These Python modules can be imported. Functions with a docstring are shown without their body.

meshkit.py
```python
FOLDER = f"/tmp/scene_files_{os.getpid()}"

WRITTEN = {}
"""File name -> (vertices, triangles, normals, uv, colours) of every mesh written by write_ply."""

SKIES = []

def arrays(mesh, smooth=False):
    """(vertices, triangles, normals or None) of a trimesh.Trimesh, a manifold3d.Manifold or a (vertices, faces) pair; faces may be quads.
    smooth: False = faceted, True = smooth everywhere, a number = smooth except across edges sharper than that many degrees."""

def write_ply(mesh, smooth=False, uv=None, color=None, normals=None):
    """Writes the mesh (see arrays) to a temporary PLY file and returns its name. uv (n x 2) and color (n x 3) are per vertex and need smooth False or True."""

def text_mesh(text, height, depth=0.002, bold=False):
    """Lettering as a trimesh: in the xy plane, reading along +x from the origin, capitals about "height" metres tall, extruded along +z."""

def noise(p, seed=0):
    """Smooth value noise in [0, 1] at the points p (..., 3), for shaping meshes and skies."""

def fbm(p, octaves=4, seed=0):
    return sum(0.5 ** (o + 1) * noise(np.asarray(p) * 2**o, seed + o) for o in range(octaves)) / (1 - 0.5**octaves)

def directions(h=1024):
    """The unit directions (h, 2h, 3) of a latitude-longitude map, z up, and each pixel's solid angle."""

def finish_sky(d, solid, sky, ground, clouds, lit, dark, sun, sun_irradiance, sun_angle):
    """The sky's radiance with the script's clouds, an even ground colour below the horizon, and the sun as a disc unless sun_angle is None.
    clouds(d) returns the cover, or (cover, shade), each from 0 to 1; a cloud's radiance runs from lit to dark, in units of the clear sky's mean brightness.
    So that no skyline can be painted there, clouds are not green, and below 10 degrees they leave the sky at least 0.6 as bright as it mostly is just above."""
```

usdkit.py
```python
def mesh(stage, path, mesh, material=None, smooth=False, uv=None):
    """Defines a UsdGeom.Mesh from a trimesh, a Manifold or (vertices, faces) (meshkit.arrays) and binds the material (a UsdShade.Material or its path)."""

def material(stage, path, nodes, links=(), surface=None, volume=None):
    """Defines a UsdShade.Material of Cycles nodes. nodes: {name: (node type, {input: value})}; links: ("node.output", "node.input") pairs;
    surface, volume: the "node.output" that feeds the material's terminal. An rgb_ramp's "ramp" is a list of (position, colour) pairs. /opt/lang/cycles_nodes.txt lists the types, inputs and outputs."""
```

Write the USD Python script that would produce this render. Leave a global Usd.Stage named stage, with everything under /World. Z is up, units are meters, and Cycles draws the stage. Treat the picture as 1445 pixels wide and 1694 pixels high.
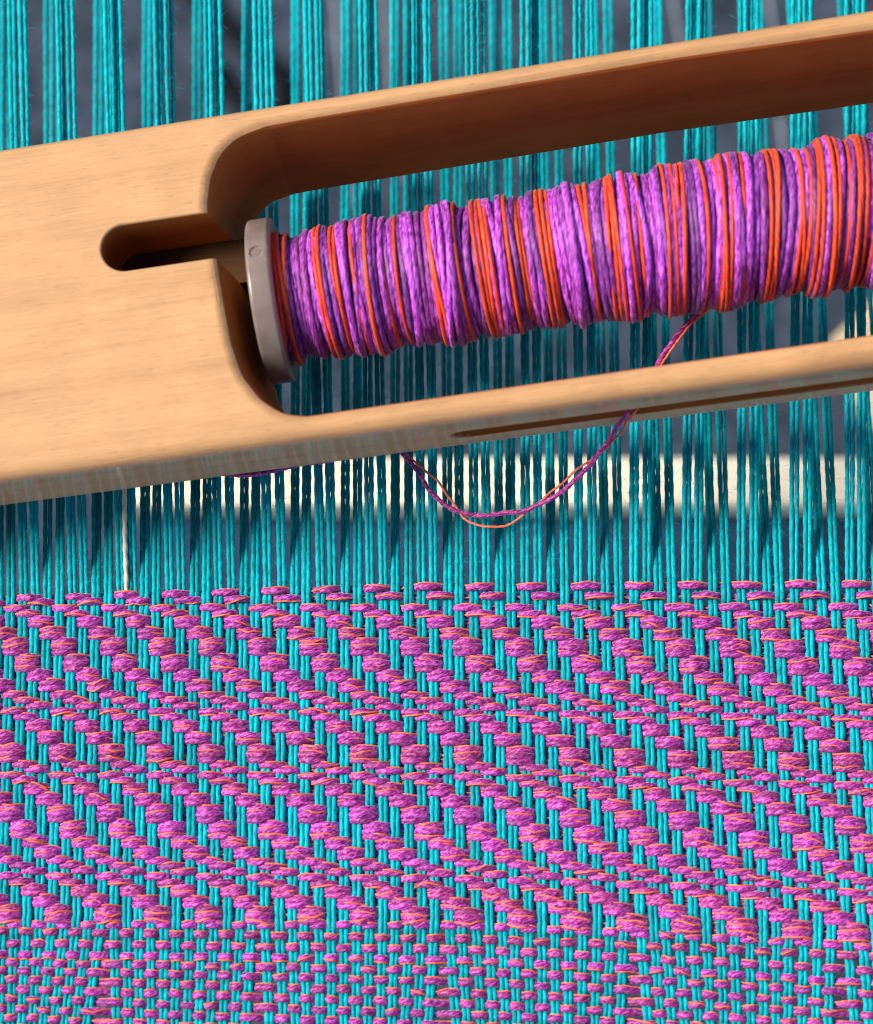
import math, random
import numpy as np
import trimesh, manifold3d as m3
from shapely.geometry import Polygon, MultiPoint, LineString, Point
from pxr import Usd, UsdGeom, UsdLux, UsdShade, Gf, Sdf, Vt
import usdkit, meshkit

rng = np.random.default_rng(7)
stage = Usd.Stage.CreateInMemory()
UsdGeom.SetStageUpAxis(stage, UsdGeom.Tokens.z)
UsdGeom.SetStageMetersPerUnit(stage, 1.0)
UsdGeom.Xform.Define(stage, '/World')
UsdGeom.Scope.Define(stage, '/World/Looks')
MM = 0.001

# ------------------------------------------------------------------ camera, sky, sun
THETA = math.radians(14.0)          # the camera leans this much off the perpendicular of the warp
DIST, FPX = 420.0, 4914.0           # mm to the warp, focal length in photograph pixels
CAM = np.array([0, -DIST * math.sin(THETA), DIST * math.cos(THETA)])
cam = UsdGeom.Camera.Define(stage, '/World/camera')
cam.AddTranslateOp().Set(Gf.Vec3d(*(CAM * MM)))
cam.AddRotateXOp().Set(math.degrees(THETA))
cam.CreateHorizontalApertureAttr(36.0)
cam.CreateVerticalApertureAttr(36.0 * 1024 / 873)
FOC = 36.0 * FPX / 1445.0
cam.CreateFocalLengthAttr(FOC)
cam.CreateFStopAttr(21.0)
cam.CreateFocusDistanceAttr(0.417)
cam.CreateClippingRangeAttr(Gf.Vec2f(0.01, 50))
cam.CreateExposureAttr(0.6)

SUN = np.array([-1.05, 0.13, 1.0]); SUN /= np.linalg.norm(SUN)
SUN_STRENGTH, SKY_STRENGTH = 1.25, 0.092
dome = UsdLux.DomeLight.Define(stage, '/World/sky')
sky = usdkit.material(stage, '/World/Looks/sky', {
    's': ('sky_texture', {'sky_type': 'single_scattering', 'sun_disc': False, 'sun_elevation': math.asin(SUN[2]), 'sun_rotation': math.atan2(SUN[0], SUN[1])}),
    'b': ('background_shader', {'strength': SKY_STRENGTH})}, [('s.color', 'b.color')], surface='b.background')
UsdShade.MaterialBindingAPI.Apply(dome.GetPrim()).Bind(sky)
sun = UsdLux.DistantLight.Define(stage, '/World/sun')
sun.CreateNormalizeAttr(True); sun.CreateIntensityAttr(SUN_STRENGTH); sun.CreateAngleAttr(20.0)
sun.CreateColorAttr(Gf.Vec3f(1.0, 0.95, 0.87))
sun.AddTransformOp().Set(Gf.Matrix4d().SetRotate(Gf.Rotation(Gf.Vec3d(0, 0, 1), Gf.Vec3d(*SUN))))

# ------------------------------------------------------------------ helpers
taken = {}
def path_for(name, parent=None):
    base = (parent.GetPath().pathString if parent else '/World') + '/' + name
    n = taken.get(base, 0); taken[base] = n + 1
    return base if n == 0 else '%s_%03d' % (base, n)

def tag(p, label=None, cat=None, group=None, kind=None):
    for k, v in (('label', label), ('category', cat), ('group', group), ('kind', kind)):
        if v: p.SetCustomDataByKey(k, v)
    return p

def obj(name, mesh, mat, parent=None, smooth=False):
    """One Mesh prim; vertices in mm."""
    if hasattr(mesh, 'to_mesh'):
        mm_ = mesh.to_mesh(); v, f = np.array(mm_.vert_properties[:, :3], float), np.array(mm_.tri_verts)
    elif isinstance(mesh, tuple): v, f = mesh
    else: v, f = np.array(mesh.vertices, float), np.array(mesh.faces)
    return usdkit.mesh(stage, path_for(name, parent), (np.asarray(v, float) * MM, f), mat, smooth=smooth).GetPrim()

def thing(name, label, cat, frame=None, group=None):
    x = UsdGeom.Xform.Define(stage, path_for(name))
    if frame is not None:                       # frame: 3 axes as rows + origin in mm
        a, o = frame
        M = np.eye(4); M[:3, :3] = a; M[3, :3] = np.asarray(o) * MM
        x.AddTransformOp().Set(Gf.Matrix4d(M.tolist()))
    return tag(x.GetPrim(), label, cat, group)

ct, st = math.cos(THETA), math.sin(THETA)
def ray(px, py):
    px, py = np.asarray(px, float), np.asarray(py, float)
    x, y, z = (px - 722.5) / FPX, -(py - 847.0) / FPX, -np.ones_like(px)
    return np.stack([x, y * ct - z * st, y * st + z * ct], -1)
def P(px, py, z=0.0):
    """The point of the level z (mm) seen at a place of the photograph."""
    d = ray(px, py)
    t = (np.asarray(z, float) - CAM[2]) / d[..., 2]
    return CAM + d * t[..., None]

def sweep(path, up, r, m=8, lobes=0, amp=0.0, pitch=2.0, phase=0.0, flat=1.0, closed=False):
    """A yarn along path: a section of m corners with so many plies, twisted once in pitch mm."""
    path = np.asarray(path, float)
    if closed: T = np.roll(path, -1, 0) - np.roll(path, 1, 0)
    else: T = np.gradient(path, axis=0)
    T /= np.linalg.norm(T, axis=1, keepdims=True)
    B = np.cross(T, up); B /= np.linalg.norm(B, axis=1, keepdims=True)
    N = np.cross(B, T)
    L = np.r_[0, np.cumsum(np.linalg.norm(np.diff(path, axis=0), axis=1))]
    n = len(path)
    th = np.linspace(0, 2 * math.pi, m, endpoint=False)[None, :]
    tw = (2 * math.pi * L / pitch + phase)[:, None]
    rr = np.broadcast_to(np.asarray(r, float).reshape(-1, 1) if np.ndim(r) else np.array([[float(r)]]), (n, 1))
    rad = rr * np.ones((1, m))
    if lobes: rad = rad * (1 + amp * (2 * np.abs(np.cos(lobes * 0.5 * (th - tw))) - 1.25))
    v = path[:, None, :] + B[:, None, :] * (rad * np.cos(th))[..., None] + N[:, None, :] * (rad * np.sin(th) * flat)[..., None]
    k = np.arange(n if closed else n - 1)[:, None] ; j = np.arange(m)[None, :]
    k2, j2 = (k + 1) % n, (j + 1) % m
    a, b, c, d = k * m + j, k2 * m + j, k2 * m + j2, k * m + j2
    f = np.concatenate([np.stack([a, c, b], -1).reshape(-1, 3), np.stack([a, d, c], -1).reshape(-1, 3)])
    v = v.reshape(-1, 3)
    if not closed:
        v = np.vstack([v, path[:1], path[-1:]]); q = n * m
        jj = np.arange(m); j2 = (jj + 1) % m
        f = np.vstack([f, np.stack([np.full(m, q), j2, jj], -1), np.stack([np.full(m, q + 1), (n - 1) * m + jj, (n - 1) * m + j2], -1)])
    return v, f

def smooth_line(pts, step=0.4):
    """A Catmull-Rom line through points, at even steps."""
    pts = np.asarray(pts, float)
    from scipy.interpolate import CubicSpline
    L = np.r_[0, np.cumsum(np.linalg.norm(np.diff(pts, axis=0), axis=1))]
    return CubicSpline(L, pts)(np.linspace(0, L[-1], max(int(L[-1] / step), 4)))

# ------------------------------------------------------------------ materials
def yarn(name, dark, light, rot, stretch, rough=0.55, spec=0.35, sheen=0.25, tint=(1, 1, 1), bump=0.6, dist=0.00006, fine=1.0, vary=(0.82, 1.16), hue=(0.497, 0.503), hi=None):
    """Yarn: fibre streaks along the strand (stretch: object-space scale per axis, 1/m)."""
    return usdkit.material(stage, '/World/Looks/' + name, {
        'tc': ('texture_coordinate', {}),
        'mp': ('mapping', {'mapping_type': 'point', 'rotation': rot, 'scale': (1, 1, 1)}),
        'ms': ('mapping', {'mapping_type': 'point', 'scale': stretch}),
        'n': ('noise_texture', {'scale': fine, 'detail': 3.0, 'roughness': 0.6}),
        'n2': ('noise_texture', {'scale': 420.0, 'detail': 2.0}),
        'r': ('rgb_ramp', {'ramp': [(0.28, dark), (0.62, light)] if hi is None else [(0.34, dark), (0.50, light), (0.66, hi)]}),
        'h': ('hsv', {'saturation': 1.0}), 'oi': ('object_info', {}), 'vr': ('map_range', {'to_min': vary[0], 'to_max': vary[1]}), 'hf': ('math', {'math_type': 'fraction'}), 'hm': ('math', {'math_type': 'multiply', 'value2': 7.31}), 'hr': ('map_range', {'to_min': hue[0], 'to_max': hue[1]}), 'vm': ('math', {'math_type': 'multiply'}),
        'v': ('map_range', {'from_min': 0.3, 'from_max': 0.7, 'to_min': 0.86, 'to_max': 1.12}),
        'b': ('bump', {'strength': bump, 'distance': dist}),
        'p': ('principled_bsdf', {'roughness': rough, 'specular_ior_level': spec, 'sheen_weight': sheen, 'sheen_roughness': 0.35, 'sheen_tint': tint})},
        [('tc.object', 'mp.vector'), ('mp.vector', 'ms.vector'), ('ms.vector', 'n.vector'), ('tc.object', 'n2.vector'), ('n.fac', 'r.fac'), ('r.color', 'h.color'),
         ('n2.fac', 'v.value'), ('oi.random', 'vr.value'), ('oi.random', 'hm.value1'), ('hm.value', 'hf.value1'), ('hf.value', 'hr.value'), ('hr.result', 'h.hue'), ('v.result', 'vm.value1'), ('vr.result', 'vm.value2'), ('vm.value', 'h.value'), ('h.color', 'p.base_color'), ('n.fac', 'b.height'), ('b.normal', 'p.normal')], surface='p.BSDF')

TEAL = yarn('teal_yarn', (0.0, 0.15, 0.185), (0.0, 0.375, 0.42), (0, 0, 0.25), (7000, 900, 7000), rough=0.6, spec=0.10, sheen=0.10, tint=(0.0, 1, 1))
PURPLE = yarn('purple_yarn', (0.065, 0.002, 0.055), (0.31, 0.020, 0.225), (0, 0, -0.42), (800, 4300, 4300), rough=0.5, spec=0.3, sheen=0.4, tint=(1, 0.75, 0.95), bump=0.9, dist=0.0001, vary=(0.75, 1.2), hue=(0.485, 0.53), hi=(0.62, 0.135, 0.50))
ORANGE = yarn('orange_yarn', (0.46, 0.010, 0.014), (0.92, 0.21, 0.09), (0, 0, -0.2), (900, 7000, 7000), rough=0.5, spec=0.35, sheen=0.2, tint=(1, 0.7, 0.5))
CREAM = yarn('cream_yarn', (0.42, 0.36, 0.27), (0.56, 0.50, 0.39), (0, 0, 0.3), (6000, 900, 6000))
# on the bobbin the strands run round the axis (local x)
PURPLE_B = yarn('purple_bobbin_yarn', (0.065, 0.002, 0.085), (0.34, 0.040, 0.42), (0, 0, 0.16), (5200, 800, 800), rough=0.5, spec=0.35, sheen=0.25, tint=(1, 0.7, 1), bump=0.9, dist=0.0001, vary=(0.36, 1.3), hue=(0.492, 0.538), hi=(0.54, 0.15, 0.66))
ORANGE_B = yarn('orange_bobbin_yarn', (0.34, 0.004, 0.005), (0.88, 0.085, 0.022), (0, 0, -0.10), (6500, 420, 420), rough=0.55, spec=0.3, sheen=0.2, tint=(1, 0.7, 0.5), vary=(0.6, 1.15))

def wood(name, c0, c1, c2, coat=1.0, rough=0.5):
    return usdkit.material(stage, '/World/Looks/' + name, {
        'tc': ('texture_coordinate', {}),
        'm1': ('mapping', {'scale': (6, 130, 90)}), 'n1': ('noise_texture', {'scale': 1.0, 'detail': 3.0, 'roughness': 0.5, 'distortion': 0.35}),
        'm2': ('mapping', {'scale': (160, 2600, 2600)}), 'n2': ('noise_texture', {'scale': 1.0, 'detail': 3.0, 'roughness': 0.65}),
        'n3': ('noise_texture', {'scale': 900.0, 'detail': 2.0}),
        'r1': ('rgb_ramp', {'ramp': [(0.30, c0), (0.40, c1), (0.55, c2), (0.62, c1), (0.66, c2), (0.8, c1)]}),
        'v': ('map_range', {'from_min': 0.25, 'from_max': 0.75, 'to_min': 0.87, 'to_max': 1.10}),
        'm4': ('mapping', {'scale': (420, 5200, 5200)}), 'n4': ('noise_texture', {'scale': 1.0, 'detail': 1.0}), 'pr': ('map_range', {'from_min': 0.27, 'from_max': 0.36, 'to_min': 0.74, 'to_max': 1.0, 'clamp': True}),
        'n5': ('noise_texture', {'scale': 110.0, 'detail': 4.0, 'roughness': 0.6}), 'bl': ('map_range', {'from_min': 0.3, 'from_max': 0.7, 'to_min': 0.91, 'to_max': 1.07}), 'x1': ('math', {'math_type': 'multiply'}), 'x2': ('math', {'math_type': 'multiply'}),
        'h': ('hsv', {}),
        'b': ('bump', {'strength': 0.35, 'distance': 0.00005}),
        'b2': ('bump', {'strength': 0.10, 'distance': 0.00004}),
        'p': ('principled_bsdf', {'roughness': rough, 'specular_ior_level': 0.3 if coat else 0.08, 'coat_weight': coat, 'coat_roughness': 0.10, 'coat_ior': 1.5})},
        [('tc.object', 'm1.vector'), ('m1.vector', 'n1.vector'), ('tc.object', 'm2.vector'), ('m2.vector', 'n2.vector'), ('tc.object', 'n3.vector'),
         ('n1.fac', 'r1.fac'), ('n2.fac', 'v.value'), ('tc.object', 'm4.vector'), ('m4.vector', 'n4.vector'), ('n4.fac', 'pr.value'), ('tc.object', 'n5.vector'), ('n5.fac', 'bl.value'), ('v.result', 'x1.value1'), ('pr.result', 'x1.value2'), ('x1.value', 'x2.value1'), ('bl.result', 'x2.value2'),
         ('r1.color', 'h.color'), ('x2.value', 'h.value'), ('h.color', 'p.base_color'),
         ('n2.fac', 'b.height'), ('b.normal', 'p.normal'), ('n3.fac', 'b2.height'), ('b2.normal', 'p.coat_normal')], surface='p.BSDF')
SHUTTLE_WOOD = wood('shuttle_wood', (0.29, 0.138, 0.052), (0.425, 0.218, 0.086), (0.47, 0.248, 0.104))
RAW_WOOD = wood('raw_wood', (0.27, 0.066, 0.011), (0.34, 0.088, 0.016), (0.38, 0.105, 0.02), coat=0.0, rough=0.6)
PALE_WOOD = wood('pale_wood', (0.64, 0.53, 0.37), (0.72, 0.61, 0.44), (0.74, 0.64, 0.48), coat=0.0, rough=0.7)

DARK_WOOD = wood('dark_wood', (0.03, 0.012, 0.005), (0.05, 0.02, 0.008), (0.06, 0.025, 0.01), coat=0.0, rough=0.7)
TAN_WOOD = wood('tan_wood', (0.40, 0.30, 0.19), (0.48, 0.37, 0.24), (0.52, 0.41, 0.28), coat=0.0, rough=0.7)
PLASTIC = usdkit.material(stage, '/World/Looks/grey_plastic', {
    'tc': ('texture_coordinate', {}), 'n': ('noise_texture', {'scale': 350.0, 'detail': 2.0}),
    'r': ('rgb_ramp', {'ramp': [(0.3, (0.13, 0.100, 0.085)), (0.7, (0.18, 0.145, 0.125))]}),
    'p': ('principled_bsdf', {'roughness': 0.32, 'specular_ior_level': 0.5, 'subsurface_weight': 0.25, 'subsurface_scale': 0.002})},
    [('tc.object', 'n.vector'), ('n.fac', 'r.fac'), ('r.color', 'p.base_color')], surface='p.BSDF')
STEEL = usdkit.material(stage, '/World/Looks/dark_steel', {
    'tc': ('texture_coordinate', {}), 'm': ('mapping', {'scale': (4000, 150, 150)}), 'n': ('noise_texture', {'scale': 1.0}),
    'v': ('map_range', {'to_min': 0.25, 'to_max': 0.45}),
    'p': ('principled_bsdf', {'base_color': (0.20, 0.19, 0.18), 'metallic': 1.0})},
    [('tc.object', 'm.vector'), ('m.vector', 'n.vector'), ('n.fac', 'v.value'), ('v.result', 'p.roughness')], surface='p.BSDF')
def felt(name, c0, c1, scale=260.0):
    return usdkit.material(stage, '/World/Looks/' + name, {
        'tc': ('texture_coordinate', {}), 'n': ('noise_texture', {'scale': scale, 'detail': 5.0, 'roughness': 0.7, 'distortion': 0.5}),
        'n2': ('noise_texture', {'scale': 24.0, 'detail': 3.0}),
        'r': ('rgb_ramp', {'ramp': [(0.32, c0), (0.66, c1)]}), 'v': ('map_range', {'from_min': 0.3, 'from_max': 0.7, 'to_min': 0.8, 'to_max': 1.2}), 'h': ('hsv', {}),
        'b': ('bump', {'strength': 0.8, 'distance': 0.0006}),
        'p': ('principled_bsdf', {'roughness': 0.95, 'specular_ior_level': 0.1, 'sheen_weight': 0.1})},
        [('tc.object', 'n.vector'), ('tc.object', 'n2.vector'), ('n.fac', 'r.fac'), ('n2.fac', 'v.value'), ('r.color', 'h.color'), ('v.result', 'h.value'), ('h.color', 'p.base_color'), ('n.fac', 'b.height'), ('b.normal', 'p.normal')], surface='p.BSDF')
FLOOR = felt('blue_grey_felt', (0.007, 0.012, 0.021), (0.052, 0.066, 0.092), scale=170.0)
NAVY = felt('navy_cloth', (0.010, 0.028, 0.060), (0.028, 0.060, 0.105), scale=700.0)
FLOOR_STRING = felt('pale_string', (0.20, 0.22, 0.26), (0.34, 0.36, 0.40))
BLACK = usdkit.material(stage, '/World/Looks/black_cord', {
    'tc': ('texture_coordinate', {}), 'n': ('noise_texture', {'scale': 900.0}), 'r': ('rgb_ramp', {'ramp': [(0.3, (0.004, 0.004, 0.006)), (0.7, (0.012, 0.012, 0.016))]}),
    'p': ('principled_bsdf', {'roughness': 0.9, 'specular_ior_level': 0.1})}, [('tc.object', 'n.vector'), ('n.fac', 'r.fac'), ('r.color', 'p.base_color')], surface='p.BSDF')

# ------------------------------------------------------------------ setting: the floor under the loom
ZF = -320.0
def grid_sheet(x0, x1, y0, y1, z, n=40, wave=0.0, seed=0):
    xs, ys = np.linspace(x0, x1, n), np.linspace(y0, y1, n)
    X, Y = np.meshgrid(xs, ys, indexing='ij')
    p = np.stack([X, Y, np.zeros_like(X)], -1).reshape(-1, 3)
    p[:, 2] = z + wave * (meshkit.noise(p / 25.0, seed) - 0.5 if wave else 0)
    i, j = np.meshgrid(np.arange(n - 1), np.arange(n - 1), indexing='ij')
    a = (i * n + j).ravel()
    return p, np.vstack([np.stack([a, a + n, a + n + 1], -1), np.stack([a, a + n + 1, a + 1], -1)])
tag(obj('floor', grid_sheet(-1500, 1500, -1500, 1500, ZF, 60), FLOOR), 'blue grey felted floor covering far below the loom', 'floor', kind='structure')

# ------------------------------------------------------------------ the cloth: draft read off the photograph
# every row of the twill: (warps of four the weft passes over, picks, height in the photograph)
TW = [((3, 0), 1, 972.6), ((0, 1), 1, 987), ((2, 3), 1, 1007), ((3, 0), 1, 1016.5), ((0, 1), 2, 1031), ((1, 2), 2, 1050), ((2, 3), 3, 1072), ((3, 0), 3, 1099),
      ((0, 1), 2, 1119.5), ((1, 2), 2, 1136.5), ((2, 3), 1, 1152.5), ((3, 0), 1, 1161.5), ((0, 1), 1, 1170.5), ((2, 3), 1, 1179.5), ((3, 0), 1, 1189), ((0, 1), 2, 1204),
      ((1, 2), 2, 1224), ((2, 3), 3, 1250), ((3, 0), 1, 1268.5), ((0, 1), 1, 1276.5), ((2, 3), 1, 1286), ((3, 0), 1, 1294.6), ((0, 1), 2, 1308.5), ((1, 2), 2, 1326.5),
      ((2, 3), 3, 1350), ((3, 0), 3, 1376.5), ((0, 1), 2, 1397), ((1, 2), 2, 1415), ((2, 3), 1, 1428.5), ((3, 0), 1, 1436.5), ((0, 1), 1, 1445.5), ((2, 3), 1, 1454.5),
      ((3, 0), 1, 1464), ((0, 1), 2, 1478), ((1, 2), 2, 1496), ((2, 3), 3, 1517.5)]
PL = [(1531, 1531, 1557), (1542, 1553, 1575), (1562, 1571, 1597), (1580, 1588, 1616), (1594, 1606, 1634), (1607.5, 1623.6, 1653), (1623, 1642, 1670), (1638.5, 1660, 1688), (1655, 1677.5, 1706), (1671, 1695, 1724), (1687, 1713, 1742), (1703, 1731, 1760)]
XL, XM, XR = 60.0, 690.0, 1264.0
picks = []      # (over: function of k -> bool, y at left, middle, right, weight 0..1 where in its block)
for i, (ov, n, y) in enumerate(TW):
    for q in range(n):
        off = (q - (n - 1) / 2) * 9.3
        s = (y - 1000) / 540.0
        yl, yr = y + off - 5 * s, y + off + 21 * max(s, 0) ** 0.9
        if i == 0: yl, yr = y + 18, y - 3.5
        if i == 1: yl, yr = y + 11, y - 1
        if i == 2: yl, yr = y + 1, y - 1
        picks.append((set(ov), yl, y + off, yr, 0 if n < 3 else (1 if q == 1 else 0), n))
for i, (a, b, c) in enumerate(PL):
    picks.append(({1, 3} if i % 2 == 0 else {0, 2}, a, b, c, 0, 1))
NP = len(picks)
def pick_y(i, x):
    _, a, b, c, _, _ = picks[i]
    x = np.asarray(x, float)
    l = b + (a - b) * np.clip((XM - x) / (XM - XL), 0, 1.15)
    return np.where(x < XM, l, b + (c - b) * np.clip((x - XM) / (XR - XM), 0, 1.35) ** 1.25)
JIT = [rng.normal(0, 0.8, 200) for _ in range(NP)]

STARTS = np.array([27, 107, 187, 270, 350, 432, 517, 602, 685, 772, 857, 944, 1037, 1122, 1214, 1302, 1394.])
K0, K1 = -3, 73
def fell_x(k):
    j = (k - 3) / 4.0
    a = np.interp(np.clip(j, 0, 16), np.arange(17), STARTS + 12.5)
    if j < 0: a += j * 80
    if j > 16: a += (j - 16) * 91
    return a - (1.0 if k % 4 == 2 else 0)
KS = np.arange(K0, K1)
FX = np.array([fell_x(k) for k in KS]) + rng.normal(0, 0.9, len(KS))
GAPS = np.array([-150, 174, 420, 732, 1055, 1377, 1700.])
def warp_x(i, y):
    """Photograph x of warp pair i at the heights y (fell and below)."""
    y = np.asarray(y, float)
    x = FX[i] + (FX[i] - 645) * 0.011 * (y - 985) / 250.0
    x0 = FX[i] + (FX[i] - 645) * 0.0235
    g = np.searchsorted(GAPS, x0)
    c = 0.5 * (GAPS[g - 1] + GAPS[g]) if 0 < g < len(GAPS) else x0
    s = np.clip((y - 1515) / 150.0, 0, 1.7)
    k = 0.115 if g == 1 else 0.06
    return x + (c - x0) * k * s ** 1.1
cloth = thing('woven_cloth', 'turquoise warp and half woven purple and orange twill cloth on the loom', 'cloth')
AW, AF = 0.34, 0.36
def ease(xq, xn, zn):
    i = np.clip(np.searchsorted(xn, xq) - 1, 0, len(xn) - 2)
    t = np.clip((xq - xn[i]) / (xn[i + 1] - xn[i]), 0, 1)
    t = t * t * (3 - 2 * t)
    return zn[i] * (1 - t) + zn[i + 1] * t

BUND = np.array([25, 105, 185, 267, 350, 432, 517, 608, 696, 785, 877, 965, 1064, 1153, 1239, 1327, 1415.])
UP_Z, LO_Z, YTOP = 2.0, -30.0, -70.0
fuzz_pts = []
def warp_strand(i, side):
    k = KS[i]; m = k % 4
    ys_n = np.array([pick_y(q, FX[i]) for q in range(NP)])
    ov = np.array([m in picks[q][0] for q in range(NP)])
    z_n = np.where(ov, -AW, AW)
    y_end = 1790.0
    # where the warp floats over several picks it stands a little prouder
    yq = np.arange(ys_n[0], y_end, 3.6)
    zq = ease(yq, np.r_[ys_n, y_end + 1], np.r_[z_n, z_n[-1]])
    j0 = int(np.argmax(ov)) if False else 0
    xq = warp_x(i, yq) + side * 3.8
    low = P(xq, yq, 0.0); low[:, 2] += zq
    # towards the reed: one pair of pairs stays up, the other sinks
    j = (k - 3) // 4
    up = m in (3, 0)
    f0 = P(xq[0], yq[0], 0.0)
    jj = float(np.clip(j, 0, 16))
    if up:
        jc = (k - 3) // 4
        c = np.interp(np.clip(jc, 0, 16), np.arange(17), BUND) + (jc * 80 if jc < 0 else 0) + ((jc - 16) * 90 if jc > 16 else 0)
        slot = (0 if m == 3 else 2) + (0 if side < 0 else 1)
        xt = c + (slot - 1.5) * 9.0 + rng.normal(0, 1.2)
        zt = UP_Z + rng.normal(0, 0.5)
    else:
        jl = (k - 1) // 4 - 1
        xt = (653 + 81.7 * (jl - 7) if m == 1 else 675 + 82.3 * (jl - 7)) + side * 4.3 + rng.normal(0, 0.8)
        zt = LO_Z + rng.normal(0, 0.8)
    e0 = P(xt, YTOP, zt)
    n = 330
    t = np.linspace(1, 0, n, endpoint=False)[:, None]
    line = f0 * (1 - t) + e0 * t
    if up:      # the four gather towards the reed's dent late
        line[:, 0] += 0.0
    line[:, 2] += z_n[0] * (1 - t[:, 0]) ** 6
    w = rng.uniform(0, 6.28, 3); L = t[:, 0]
    line[:, 0] += 0.06 * np.sin(9 * L + w[0]) * np.sin(math.pi * L) + 0.025 * np.sin(31 * L + w[1]) * np.sin(math.pi * L)
    path = np.vstack([line, low])
    r = np.where(np.arange(len(path)) < 330, 0.338, 0.385) * rng.uniform(0.93, 1.06)
    r = r * (1 + 0.06 * np.interp(np.arange(len(path)), np.linspace(0, len(path), 60), rng.normal(0, 1, 60)))
    return sweep(path, np.array([0, 0, 1.0]), r, m=8, lobes=2, amp=0.095, pitch=4.8 * rng.uniform(0.8, 1.3), phase=rng.uniform(0, 6)), path
for i in range(len(KS)):
    for s in (-1, 1):
        mesh, path = warp_strand(i, s)
        obj('warp_thread', mesh, TEAL, cloth, smooth=True)
        fuzz_pts.append((path, 0))

def weft_paths(q):
    over, *_ , mid, n = picks[q]
    xa, xb = warp_x(0, pick_y(q, FX[0])) - 14, warp_x(len(KS) - 1, pick_y(q, FX[-1])) + 14
    xs = np.arange(xa, xb, 3.4)
    ym = pick_y(q, xs)
    xn = np.array([float(warp_x(i, pick_y(q, FX[i]))) for i in range(len(KS))])
    hi, lo_ = (0.62, -0.30) if n_pick(q) else (0.57, -0.38)
    zn = np.array([hi if (k % 4) in over else lo_ for k in KS], float)
    # bridge points so that a float over two warps arches between them
    xall, zall = [], []
    for a in range(len(KS)):
        xall.append(xn[a]); zall.append(zn[a])
        if a + 1 < len(KS) and zn[a] > 0 and zn[a + 1] > 0:
            xall.append(0.5 * (xn[a] + xn[a + 1])); zall.append(zn[a] + 0.26)
    xall = np.r_[xs[0] - 20, xall, xs[-1] + 20]; zall = np.r_[zall[0], zall, zall[-1]]
    from scipy.interpolate import PchipInterpolator
    z = PchipInterpolator(xall, zall)(xs)
    z = z + np.where(z > 0, 0.24 * mid, 0)
    jit = np.interp(xs, np.linspace(xs[0], xs[-1], 150), rng.normal(0, 0.55, 150))
    y = ym + jit - np.where(z > 0, 0, 0)
    p = P(xs, y, 0.0); p[:, 2] += z
    return xs, y, z, p
n_pick = lambda q: q >= NP - len(PL)
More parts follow.
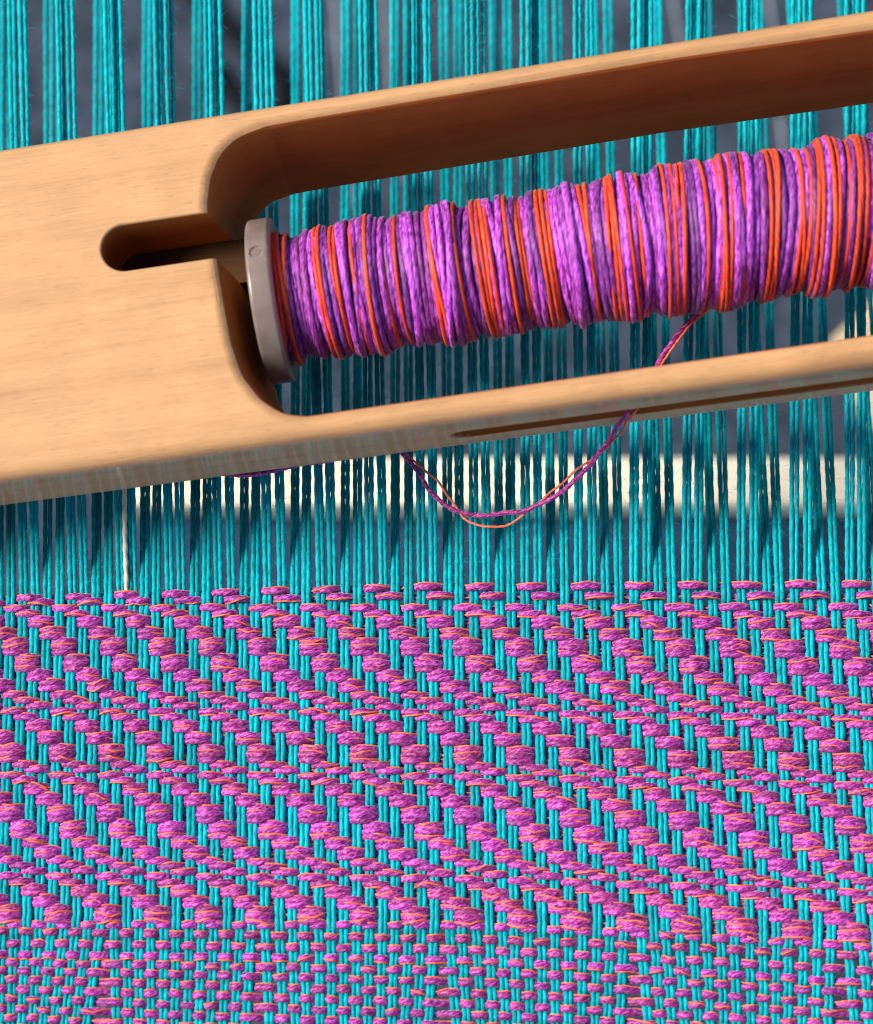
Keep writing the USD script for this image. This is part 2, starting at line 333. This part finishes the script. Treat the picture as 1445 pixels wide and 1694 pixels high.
for q in range(NP):
    xs, y, z, p = weft_paths(q)
    r = 0.485 * (1 + 0.06 * np.interp(xs, np.linspace(xs[0], xs[-1], 90), rng.normal(0, 1, 90)))
    r = r * np.where(z > 0, 1.03, 0.9) * (1.0 if n_pick(q) else 1.0)
    obj('purple_weft', sweep(p, np.array([0, 0, 1.0]), r, m=14, lobes=5, amp=0.13, pitch=-4.4, phase=rng.uniform(0, 6), flat=0.92), PURPLE, cloth, smooth=True)
    base = rng.choice([0.1, 0.4, 0.9, 1.7, -0.6], p=[0.3, 0.3, 0.15, 0.1, 0.15]) if picks[q][5] > 1 else rng.choice([0.25, 0.6, 2.4], p=[0.5, 0.35, 0.15])
    psi = base + np.interp(xs, np.linspace(xs[0], xs[-1], 46), rng.normal(0, 0.75, 46))
    ro = 0.13
    po = p + np.stack([np.zeros_like(xs), 0.53 * np.cos(psi), 0.53 * np.sin(psi)], -1)
    obj('orange_weft', sweep(po, np.array([0, 0, 1.0]), ro, m=7, lobes=2, amp=0.14, pitch=-2.6, phase=rng.uniform(0, 6)), ORANGE, cloth, smooth=True)
    fuzz_pts.append((p, 1)); fuzz_pts.append((po, 2))
cr = np.array([P(209.5, 985, -0.2), P(209, 960, 0.2), P(207, 900, 0.4), P(206, 815, 0.6), P(203, 640, 0.9), P(201, 480, 1.0)])
tag(obj('cream_thread', sweep(smooth_line(cr, 0.4), np.array([0, 0, 1.0]), 0.34, m=8, lobes=2, amp=0.15, pitch=4.5), CREAM, cloth, smooth=True), 'single cream thread among the turquoise warp')

# ------------------------------------------------------------------ the shuttle
TILT = math.radians(6.0)
n_ = np.array([-math.sin(TILT), 0, math.cos(TILT)])
top0 = P(0, 520, 24.0)
def Q(px, py, d=0.0):
    """Where the line of sight meets the plane d mm under the shuttle's top face."""
    dr = ray(px, py)
    t = np.dot(top0 - d * n_ - CAM, n_) / (dr @ n_)
    return CAM + dr * np.asarray(t)[..., None]
A_, B_ = Q(0, 521), Q(1445, 310)
s_ = (B_ - A_) / np.linalg.norm(B_ - A_)
t_ = np.cross(n_, s_)
FR = (np.stack([s_, t_, n_]), A_)
def loc(p): return (np.asarray(p) - A_) @ np.stack([s_, t_, n_]).T
def q2(pts, d=0.0): return loc(Q(np.array([a for a, _ in pts]), np.array([b for _, b in pts]), d))[:, :2]

H, SL = 21.0, math.tan(math.radians(6.0))
back = q2([(0, 241), (400, 172), (722, 123), (1083, 61), (1445, 10)]); front = q2([(0, 797), (300, 752), (722, 698), (1083, 650), (1445, 605)])
fb, ff = np.polyfit(back[:, 0], back[:, 1], 1), np.polyfit(front[:, 0], front[:, 1], 1)
S0, S1 = -60.0, 185.0
outer = [(S0, np.polyval(fb, S0)), (S1, np.polyval(fb, S1)), (S1 + 55, 8), (S1 + 70, 0), (S1 + 55, -8), (S1, np.polyval(ff, S1)), (S0, np.polyval(ff, S0)), (S0 - 40, -8), (S0 - 52, 0), (S0 - 40, 8)]
outer = Polygon(outer).convex_hull.buffer(-1, quad_segs=8).buffer(1, quad_segs=8)
def ring3(poly, z): 
    c = np.array(poly.exterior.coords)[:-1]
    return np.c_[c, np.full(len(c), z)]
RF = 2.3
pts = []
for a in np.linspace(0, math.pi / 2, 9):
    d = RF * (1 - math.cos(a)); ins = RF * (1 - math.sin(a)) + d * SL
    pts.append(ring3(outer.buffer(-ins, join_style=1, quad_segs=6), -d))
for a in np.linspace(0, math.pi / 2, 6):
    d = H - 1.5 * (1 - math.sin(a)); ins = 1.5 * (1 - math.cos(a)) + d * SL
    pts.append(ring3(outer.buffer(-ins, join_style=1, quad_segs=6), -d))
body = m3.Manifold.hull_points(np.vstack(pts))
cav_px = [(344, 338), (350, 292), (366, 252), (395, 226), (440, 209), (500, 198), (722, 168), (1083, 101), (1445, 49)]
cav_lo = [(1445, 549), (1083, 591), (722, 648), (505, 684), (468, 680), (432, 657), (402, 618), (384, 565), (372, 500), (362, 430)]
cav = [tuple(x) for x in q2(cav_px)] + [(S1 - 30, np.polyval(fb, S1 - 30) - 6.2), (S1 - 22, 8), (S1 - 22, -8), (S1 - 30, np.polyval(ff, S1 - 30) + 6.2)] + [tuple(x) for x in q2(cav_lo)]
cav = MultiPoint(cav).convex_hull.buffer(-6.0, quad_segs=24).buffer(6.0, quad_segs=24)
def cutter(poly, depth, rf, slope, top=1.5):
    lv = [(rf, top)]
    for a in np.linspace(0, math.pi / 2, 6): lv.append((rf * (1 - math.sin(a)), -rf * (1 - math.cos(a))))
    lv[0] = (lv[1][0], top)
    lv.append((-slope * depth, -depth))
    rs = [ring3(poly.buffer(g, quad_segs=24) if g else poly, z) for g, z in lv]
    out = m3.Manifold()
    for a, b in zip(rs[:-1], rs[1:]): out += m3.Manifold.hull_points(np.vstack([a, b]))
    return out
body -= cutter(cav, H + 3, 1.6, SL)
sc = q2([(207, 409), (430, 376)])
slot = LineString(sc).buffer(3.3, quad_segs=12)
body -= cutter(slot, 19.0, 0.35, 0.0)
# the yarn eye: a long slot through the front wall
g0 = loc(Q(np.array(775), np.array(718), 11.5))
e0, e1 = g0[0], S1 - 45
tq = lambda s: np.polyval(ff, s)
cut = []
for s in (e0, e1):
    for dt, rad, dz in ((1.2, 2.5, 0.3), (2.4, 2.2, 0.0)):
        cut.append(trimesh.creation.icosphere(subdivisions=2, radius=rad).vertices + np.array([s, tq(s) + dt, -11.3 - dz]))
eye_hull = m3.Manifold.hull_points(np.vstack(cut))
body -= eye_hull
yx = loc(Q(np.array(1047.), np.array(674.), 11.0))[0]
body -= m3.Manifold.hull_points(np.vstack([trimesh.creation.icosphere(subdivisions=2, radius=1.3).vertices + np.array([yx + ds, tq(yx) + dt, -11.3]) for ds in (-2, 4) for dt in (0.5, 9)]))
shuttle = thing('boat_shuttle', 'varnished tan wooden boat shuttle lying across the turquoise warp', 'shuttle', FR)
bm_ = body.to_mesh(); bv, bfc = np.array(bm_.vert_properties[:, :3], float), np.array(bm_.tri_verts)
import shapely
cen = bv[bfc].mean(1)
inner = (shapely.contains_xy(cav.buffer(0.25), cen[:, 0], cen[:, 1]) | shapely.contains_xy(slot.buffer(0.1), cen[:, 0], cen[:, 1])) & (cen[:, 2] < -0.35)
tq_ = np.polyval(ff, cen[:, 0])
inner |= (np.abs(cen[:, 2] + 11.3) < 3.7) & (cen[:, 0] > e0 - 2.35) & (cen[:, 1] < tq_ + 9) & (cen[:, 1] > tq_ + 0.4) & (np.abs(cen[:, 1] - tq_ - (-cen[:, 2]) * SL) > 0.25)
obj('wooden_body', (bv, bfc[~inner]), SHUTTLE_WOOD, shuttle, smooth=35)
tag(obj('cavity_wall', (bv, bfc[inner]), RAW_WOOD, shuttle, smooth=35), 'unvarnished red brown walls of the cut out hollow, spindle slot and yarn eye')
# spindle: axis of the bobbin
BD = 10.5
ax0, ax1 = loc(Q(np.array(450.), np.array(498.), BD)), loc(Q(np.array(1437.), np.array(348.), BD))
ad = (ax1 - ax0) / np.linalg.norm(ax1 - ax0)
def along(d, off=0.0): return ax0 + ad * d
sp = np.array([ax0 - ad * 1.6, ax0 + ad * 10, ax0 + ad * 60, ax0 + ad * 128])
v, f = sweep(smooth_line(sp, 2.0), np.array([0, 0, 1.0]), 2.0, m=16)
obj('spindle', (v, f), STEEL, shuttle, smooth=40)
hp = slot.buffer(-0.15, quad_segs=12)
obj('spindle_hinge', m3.Manifold.hull_points(np.vstack([ring3(hp, -12.0), ring3(hp, -18.8)])), DARK_WOOD, shuttle, smooth=35)

# ------------------------------------------------------------------ the bobbin (local x = its axis)
aw = ad @ np.stack([s_, t_, n_])
bn = n_ - aw * (n_ @ aw); bn /= np.linalg.norm(bn)
bt = np.cross(bn, aw)
BO = ax0 @ np.stack([s_, t_, n_]) + A_
BF = (np.stack([aw, bt, bn]), BO)
bob = thing('bobbin', 'grey plastic bobbin wound with purple and orange yarn inside the shuttle', 'bobbin', BF)
def lathe(prof, n=72):
    """prof: (x, r) closed loop round the x axis."""
    prof = np.array(prof); th = np.linspace(0, 2 * math.pi, n, endpoint=False)
    k = len(prof)
    v = np.stack([np.repeat(prof[None, :, 0], n, 0), np.cos(th)[:, None] * prof[None, :, 1], np.sin(th)[:, None] * prof[None, :, 1]], -1).reshape(-1, 3)
    i, j = np.meshgrid(np.arange(n), np.arange(k), indexing='ij'); i2, j2 = (i + 1) % n, (j + 1) % k
    a, b, c, d = (i * k + j).ravel(), (i2 * k + j).ravel(), (i2 * k + j2).ravel(), (i * k + j2).ravel()
    return v, np.vstack([np.stack([a, c, b], -1), np.stack([a, d, c], -1)])
FRAD, FW = 11.45, 3.3
prof = [(-FW / 2, 2.6)] + [(-FW / 2 + 0.5 * (1 - math.cos(a)) , FRAD - 0.5 * (1 - math.sin(a))) for a in np.linspace(0, math.pi / 2, 5)] + [(FW / 2 - 0.5 * (1 - math.sin(a)), FRAD - 0.5 * (1 - math.cos(a))) for a in np.linspace(0, math.pi / 2, 5)] + [(FW / 2, 2.6)]
fl = trimesh.Trimesh(*lathe(prof), process=True); fl.fix_normals()
flm = m3.Manifold(m3.Mesh(np.array(fl.vertices, np.float32), np.array(fl.faces, np.uint32)))
hole_a = math.radians(72)      # a small round dimple in the rim
hd = np.array([0, math.cos(hole_a), math.sin(hole_a)])
c = m3.Manifold.cylinder(2.0, 0.95, 0.95, 32)
R = trimesh.geometry.align_vectors([0, 0, 1], hd)[:3, :3]
hv = np.c_[R, hd * (FRAD - 0.30) + np.array([-0.1, 0, 0])]
flm -= c.transform(hv)
obj('flange', flm, PLASTIC, bob, smooth=35)
v, f = lathe([(0, 2.1), (0, 5.6), (118, 5.6), (118, 2.1)], 40); obj('core_tube', (v, f), PLASTIC, bob, smooth=35)
v, f = lathe([(116, 2.2), (116, FRAD - .4), (116.4, FRAD), (119, FRAD), (119.4, FRAD - .4), (119.4, 2.2)], 64); tag(obj('flange', (v, f), PLASTIC, bob, smooth=35), 'flange at the far end of the bobbin')
PXMM = np.linalg.norm(ax1 - ax0) / (1437 - 450)
px2s = lambda x: (np.asarray(x, float) - 450) * PXMM
LUMP_S = np.cumsum(np.r_[0, np.random.default_rng(3).uniform(0.9, 2.3, 90)])
LUMP_R = np.random.default_rng(4).uniform(-0.42, 0.42, 91)
from scipy.ndimage import gaussian_filter1d
_g = np.arange(0, 130, 0.1); _r = gaussian_filter1d(np.interp(_g, LUMP_S, LUMP_R), 3.5); LUMP_S, LUMP_R = _g, _r * 2.1
def pack_r(s):
    x = 450 + s / PXMM
    r = 9.45 + 1.35 * (-9.45 + np.interp(x, [450, 470, 560, 600, 633, 664, 690, 730, 780, 800, 830, 870, 900, 930, 990, 1060, 1130, 1180, 1230, 1307, 1350, 1437, 1500],
                  [8.7, 8.9, 9.15, 9.25, 9.35, 8.85, 8.8, 9.4, 9.15, 9.35, 9.1, 9.2, 9.6, 9.2, 9.65, 9.6, 9.9, 10.15, 10.0, 10.1, 9.85, 9.9, 9.9]))
    return r - 0.32 + np.interp(s, LUMP_S, LUMP_R)
def turn(s, r, lean, yr, dr=0.0, flat=1.0, m=10, lob=4, amp=0.15, n=80, pitch=3.4):
    ph = np.linspace(0, 2 * math.pi, n, endpoint=False)
    x = 450 + s / PXMM
    wgt = np.clip((x - 950) / 350, 0, 1)
    # ph 0 = away from the viewer's foot (photo's top), pi/2 = up towards the camera
    ax = s + lean[0] * np.cos(ph + lean[1]) + lean[2] * np.cos(2 * ph + lean[3]) + wgt * (1.5 * np.cos(ph) - 0.8 + 1.3 * np.sin(ph))
    R_ = r + dr + 0.05 * np.cos(2 * ph + lean[1] * 3) + 0.04 * np.cos(5 * ph + lean[3])
    p = np.stack([ax, R_ * np.cos(ph), R_ * np.sin(ph)], -1)
    return sweep(p, np.array([1.0, 0, 0]), yr, m=m, lobes=lob, amp=amp, pitch=pitch, phase=rng.uniform(0, 6), flat=flat, closed=True)
send = px2s(1437) + 22
# a closed under-layer of purple strands keeps the core hidden, then the visible turns
for s in np.arange(2.0, send, 0.86):
    obj('purple_turn', turn(s, pack_r(s) - 0.75, (0.12, rng.uniform(0, 6), 0.05, rng.uniform(0, 6)), 0.5, n=40, m=6, lob=0), PURPLE_B, bob, smooth=True)
s = 2.3
orange_px = [457, 466, 480, 486, 540, 547, 566, 573, 601, 621, 648, 672, 727, 733, 770, 802, 808, 815, 822, 853, 870, 877, 907, 914, 921, 978, 984, 1016, 1022, 1029, 1050, 1067, 1108, 1121, 1127, 1134, 1163, 1191, 1197, 1203, 1210, 1232, 1272, 1279, 1285, 1320, 1327, 1334, 1350, 1356, 1376, 1383, 1398, 1414, 1420, 1426, 1441, 1460, 1475, 1482, 1500]
while s < send:
    x = 450 + s / PXMM
    near = min(abs(x - o) for o in orange_px)
    s += rng.uniform(0.46, 0.74)
    dr = rng.uniform(-0.12, 0.18) - (0.12 if near < 4 else 0)
    obj('purple_turn', turn(s, pack_r(s), (rng.normal(0, 0.5), rng.uniform(0, 6), rng.normal(0, 0.18), rng.uniform(0, 6)), rng.uniform(0.29, 0.39), dr, flat=rng.uniform(1.1, 1.45)), PURPLE_B, bob, smooth=True)
for o in orange_px:
    s = px2s(o) + rng.normal(0, 0.08)
    big = rng.random() < 0.18
    obj('orange_turn', turn(s, pack_r(s) + 0.27, (rng.normal(0, 0.55 if big else 0.22), rng.uniform(0, 6), rng.normal(0, 0.10), rng.uniform(0, 6)), rng.uniform(0.25, 0.34), rng.uniform(-0.15, 0.08), m=8, lob=2, amp=0.12, pitch=2.6), ORANGE_B, bob, smooth=True)

# the loose end: out over the front wall's inside, through the eye, down in a loop and under the shuttle
Wb = np.stack([aw, bt, bn])
def to_bob(p): return (np.asarray(p) - BO) @ Wb.T
def tail(dx, loop, r, name, mat):
    start = loc(Q(np.array(1172. + dx), np.array(512.), 12.0))
    pts = [Q(np.array(1172. + dx), np.array(505.), 13.5), Q(np.array(1140. + dx), np.array(533.), 15.5), Q(np.array(1098. + dx), np.array(585.), 15.0),
           Q(np.array(1062. + dx), np.array(652.), 11.5), Q(np.array(1045. + dx), np.array(676.), 11.0)]
    pts += [P(a, b, z) for a, b, z in loop]
    line = smooth_line(np.array(pts), 0.3)
    kk = np.linspace(0, 1, 40)
    line[8:] += np.stack([np.interp(np.linspace(0, 1, len(line)), kk, rng.normal(0, 0.11, 40)) for _ in range(3)], -1)[8:]
    return obj(name, sweep(to_bob(line), to_bob(BO + np.array([0, 0, 1.0])), r, m=9, lobes=2, amp=0.20, pitch=-2.6 if r > .3 else -1.9), mat, bob, smooth=True)
tail(0, [(1024, 703, 17), (1004, 733, 14.5), (981, 763, 12), (962, 785, 10), (922, 820, 7), (882, 840, 5), (832, 851, 4), (789, 853, 3.4), (749, 840, 3), (722, 823, 2.8), (695, 787, 2.7), (675, 757, 2.7),
         (650, 735, 2.6), (600, 742, 2.6), (560, 758, 2.5), (480, 772, 2.4), (400, 785, 2.4), (350, 780, 2.3), (300, 770, 2.2)], 0.33, 'purple_tail', PURPLE)
tail(9, [(1031, 710, 16), (1011, 733, 14), (984, 757, 12), (962, 772, 10.3), (915, 812, 7), (882, 838, 5), (855, 860, 4), (830, 871, 3.6), (808, 873, 3.3), (790, 869, 3.1), (769, 855, 3), (749, 830, 3.2), (729, 803, 3.4), (711, 785, 3.3), (689, 768, 2.8), (676, 756, 2.2),
         (652, 733, 2.0), (600, 740, 1.9), (540, 752, 1.9)], 0.165, 'orange_tail', ORANGE)

# ------------------------------------------------------------------ below the warp
ZB = -150.0
b0, b1 = P(206, 800, ZB), P(1445, 798, ZB)
ya, yb = P(700, 754, ZB)[1], P(700, 836, ZB)[1]
def bar(x0, x1, ya, yb, z, h, r=1.6):
    pr = np.array([(yb + r, z), (ya - r, z)])
    c = m3.CrossSection([[(ya, z - h), (yb, z - h), (yb, z), (ya, z)]]).offset(-r, m3.JoinType.Miter).offset(r, m3.JoinType.Round, circular_segments=24)
    s = m3.Manifold.extrude(c, x1 - x0)                       # along local z
    return s.transform(np.array([[0, 0, 1, x0], [1, 0, 0, 0], [0, 1, 0, 0]], float))
barp = tag(obj('wooden_bar', bar(b0[0], b1[0] + 60, yb, ya, ZB, 14), PALE_WOOD, smooth=35), 'pale cream wooden bar running under the warp below the shuttle', 'bar')
n0, n1 = P(232, 850, ZB - 9), P(1445, 850, ZB - 9)
cl = trimesh.Trimesh(*grid_sheet(n0[0], n1[0] + 70, yb - 42, yb - 0.3, ZB - 9, 70, wave=3.0, seed=3), process=False)
cv, cf = np.array(cl.vertices), np.array(cl.faces)
lowv = cv - np.array([0, 0, 1.2]); e = trimesh.Trimesh(cv, cf, process=False)
edges = e.edges[trimesh.grouping.group_rows(e.edges_sorted, require_count=1)]
nv = len(cv)
sf = np.vstack([np.stack([edges[:, 1], edges[:, 0], edges[:, 0] + nv], -1), np.stack([edges[:, 1], edges[:, 0] + nv, edges[:, 1] + nv], -1)])
tag(obj('navy_cloth', (np.vstack([cv, lowv]), np.vstack([cf, cf[:, ::-1] + nv, sf])), NAVY, smooth=40), 'dark navy cloth lying in the shade in front of the pale bar', 'cloth')

def cord(name, pts, r, mat, label, cat='cord', group=None, lift=True):
    p = np.array([P(a, b, z) for a, b, z in pts])
    return tag(obj(name, sweep(smooth_line(p, 1.0), np.array([0, 0, 1.0]), r, m=8, lobes=2, amp=0.1, pitch=6), mat, smooth=True), label, cat, group)
cord('black_cord', [(270, -50, ZF + 1), (320, -8, ZF + 1), (360, 30, ZF + 1), (392, 62, ZF + 1), (430, 95, ZF + 1), (458, 122, ZF + 1), (467, 155, ZF + 1), (462, 190, ZF + 1)], 2.7, BLACK, 'longer black cord lying diagonally on the blue floor near the top edge', group='black cords on the floor')
cord('black_cord', [(346, 108, ZF + 1), (362, 130, ZF + 1), (385, 158, ZF + 1), (412, 188, ZF + 1), (440, 215, ZF + 1)], 2.7, BLACK, 'shorter black cord on the blue floor just above the shuttle', group='black cords on the floor')
# ------------------------------------------------------------------ fibres standing off the yarns
def fuzz(name, which, mat, count, length, width):
    allp = np.vstack([p[1:-1] for p, w in fuzz_pts if w == which])
    o = allp[rng.integers(0, len(allp), count)]
    d = rng.normal(0, 1, (count, 3)); d[:, 2] = np.abs(d[:, 2]) * 0.8 + 0.1; d /= np.linalg.norm(d, axis=1, keepdims=True)
    side = rng.normal(0, 1, (count, 3)); l = length * rng.uniform(0.3, 1.3, (count, 1))
    a = o + 0.25 * d
    P4 = np.stack([a, a + d * l * 0.4, a + d * l * 0.72 + side * l * 0.12, a + d * l * 0.9 + side * l * 0.32], 1).reshape(-1, 3)
    c = UsdGeom.BasisCurves.Define(stage, path_for(name, cloth))
    c.CreateTypeAttr('linear'); c.CreateWrapAttr('nonperiodic')
    c.CreateCurveVertexCountsAttr(Vt.IntArray([4] * count))
    c.CreatePointsAttr(Vt.Vec3fArray.FromNumpy((np.array(P4) * MM).astype(np.float32)))
    c.CreateWidthsAttr(Vt.FloatArray([width * MM])); c.SetWidthsInterpolation('constant')
    UsdShade.MaterialBindingAPI.Apply(c.GetPrim()).Bind(mat)
    tag(c.GetPrim(), 'fine ' + name.replace('_', ' ') + ' standing off the yarn', kind='stuff')
fuzz('turquoise_fuzz', 0, TEAL, 45000, 1.0, 0.028)
fuzz('purple_fuzz', 1, PURPLE, 22000, 0.95, 0.024)
# a pale post of the loom at the right, far below the warp
pb = m3.Manifold.cube((40, 60, 90)).translate(tuple(P(1395, 552, -200) + np.array([0, -52, -90])))
pb = m3.Manifold.hull_points(np.array([P(1376, 560, -200), P(1470, 470, -200), P(1470, 700, -200), P(1447, 700, -200), P(1434, 600, -200)]).repeat(2, 0) + np.tile(np.array([[0, 0, 0], [0, 0, -8.]]), (5, 1)))
tag(obj('loom_post', pb, TAN_WOOD), 'pale wooden post of the loom showing at the right edge beneath the warp', 'post')
for k, (xa, ya, xb_, yb_) in enumerate([(549, -40, 566, 150), (630, -40, 645, 130), (1105, -40, 1124, 60), (1265, -40, 1282, 60), (1290, 190, 1300, 290)]):
    cord('pale_string', [(xa, ya, -230), ((xa + xb_) / 2 + 1, (ya + yb_) / 2, -232), (xb_, yb_, -234), (2 * xb_ - xa, yb_ * 2 - ya, -238)], 0.35, FLOOR_STRING,
         ['blurred pale string far below the warp, left one of the pair above the shuttle middle', 'blurred pale string far below the warp, right one of the pair above the shuttle middle', 'blurred pale string below the warp, left one above the right half of the shuttle', 'blurred pale string below the warp, rightmost along the top edge', 'short blurred pale string seen between the back rail and the right end of the bobbin'][k], 'string', group='pale strings below the warp')
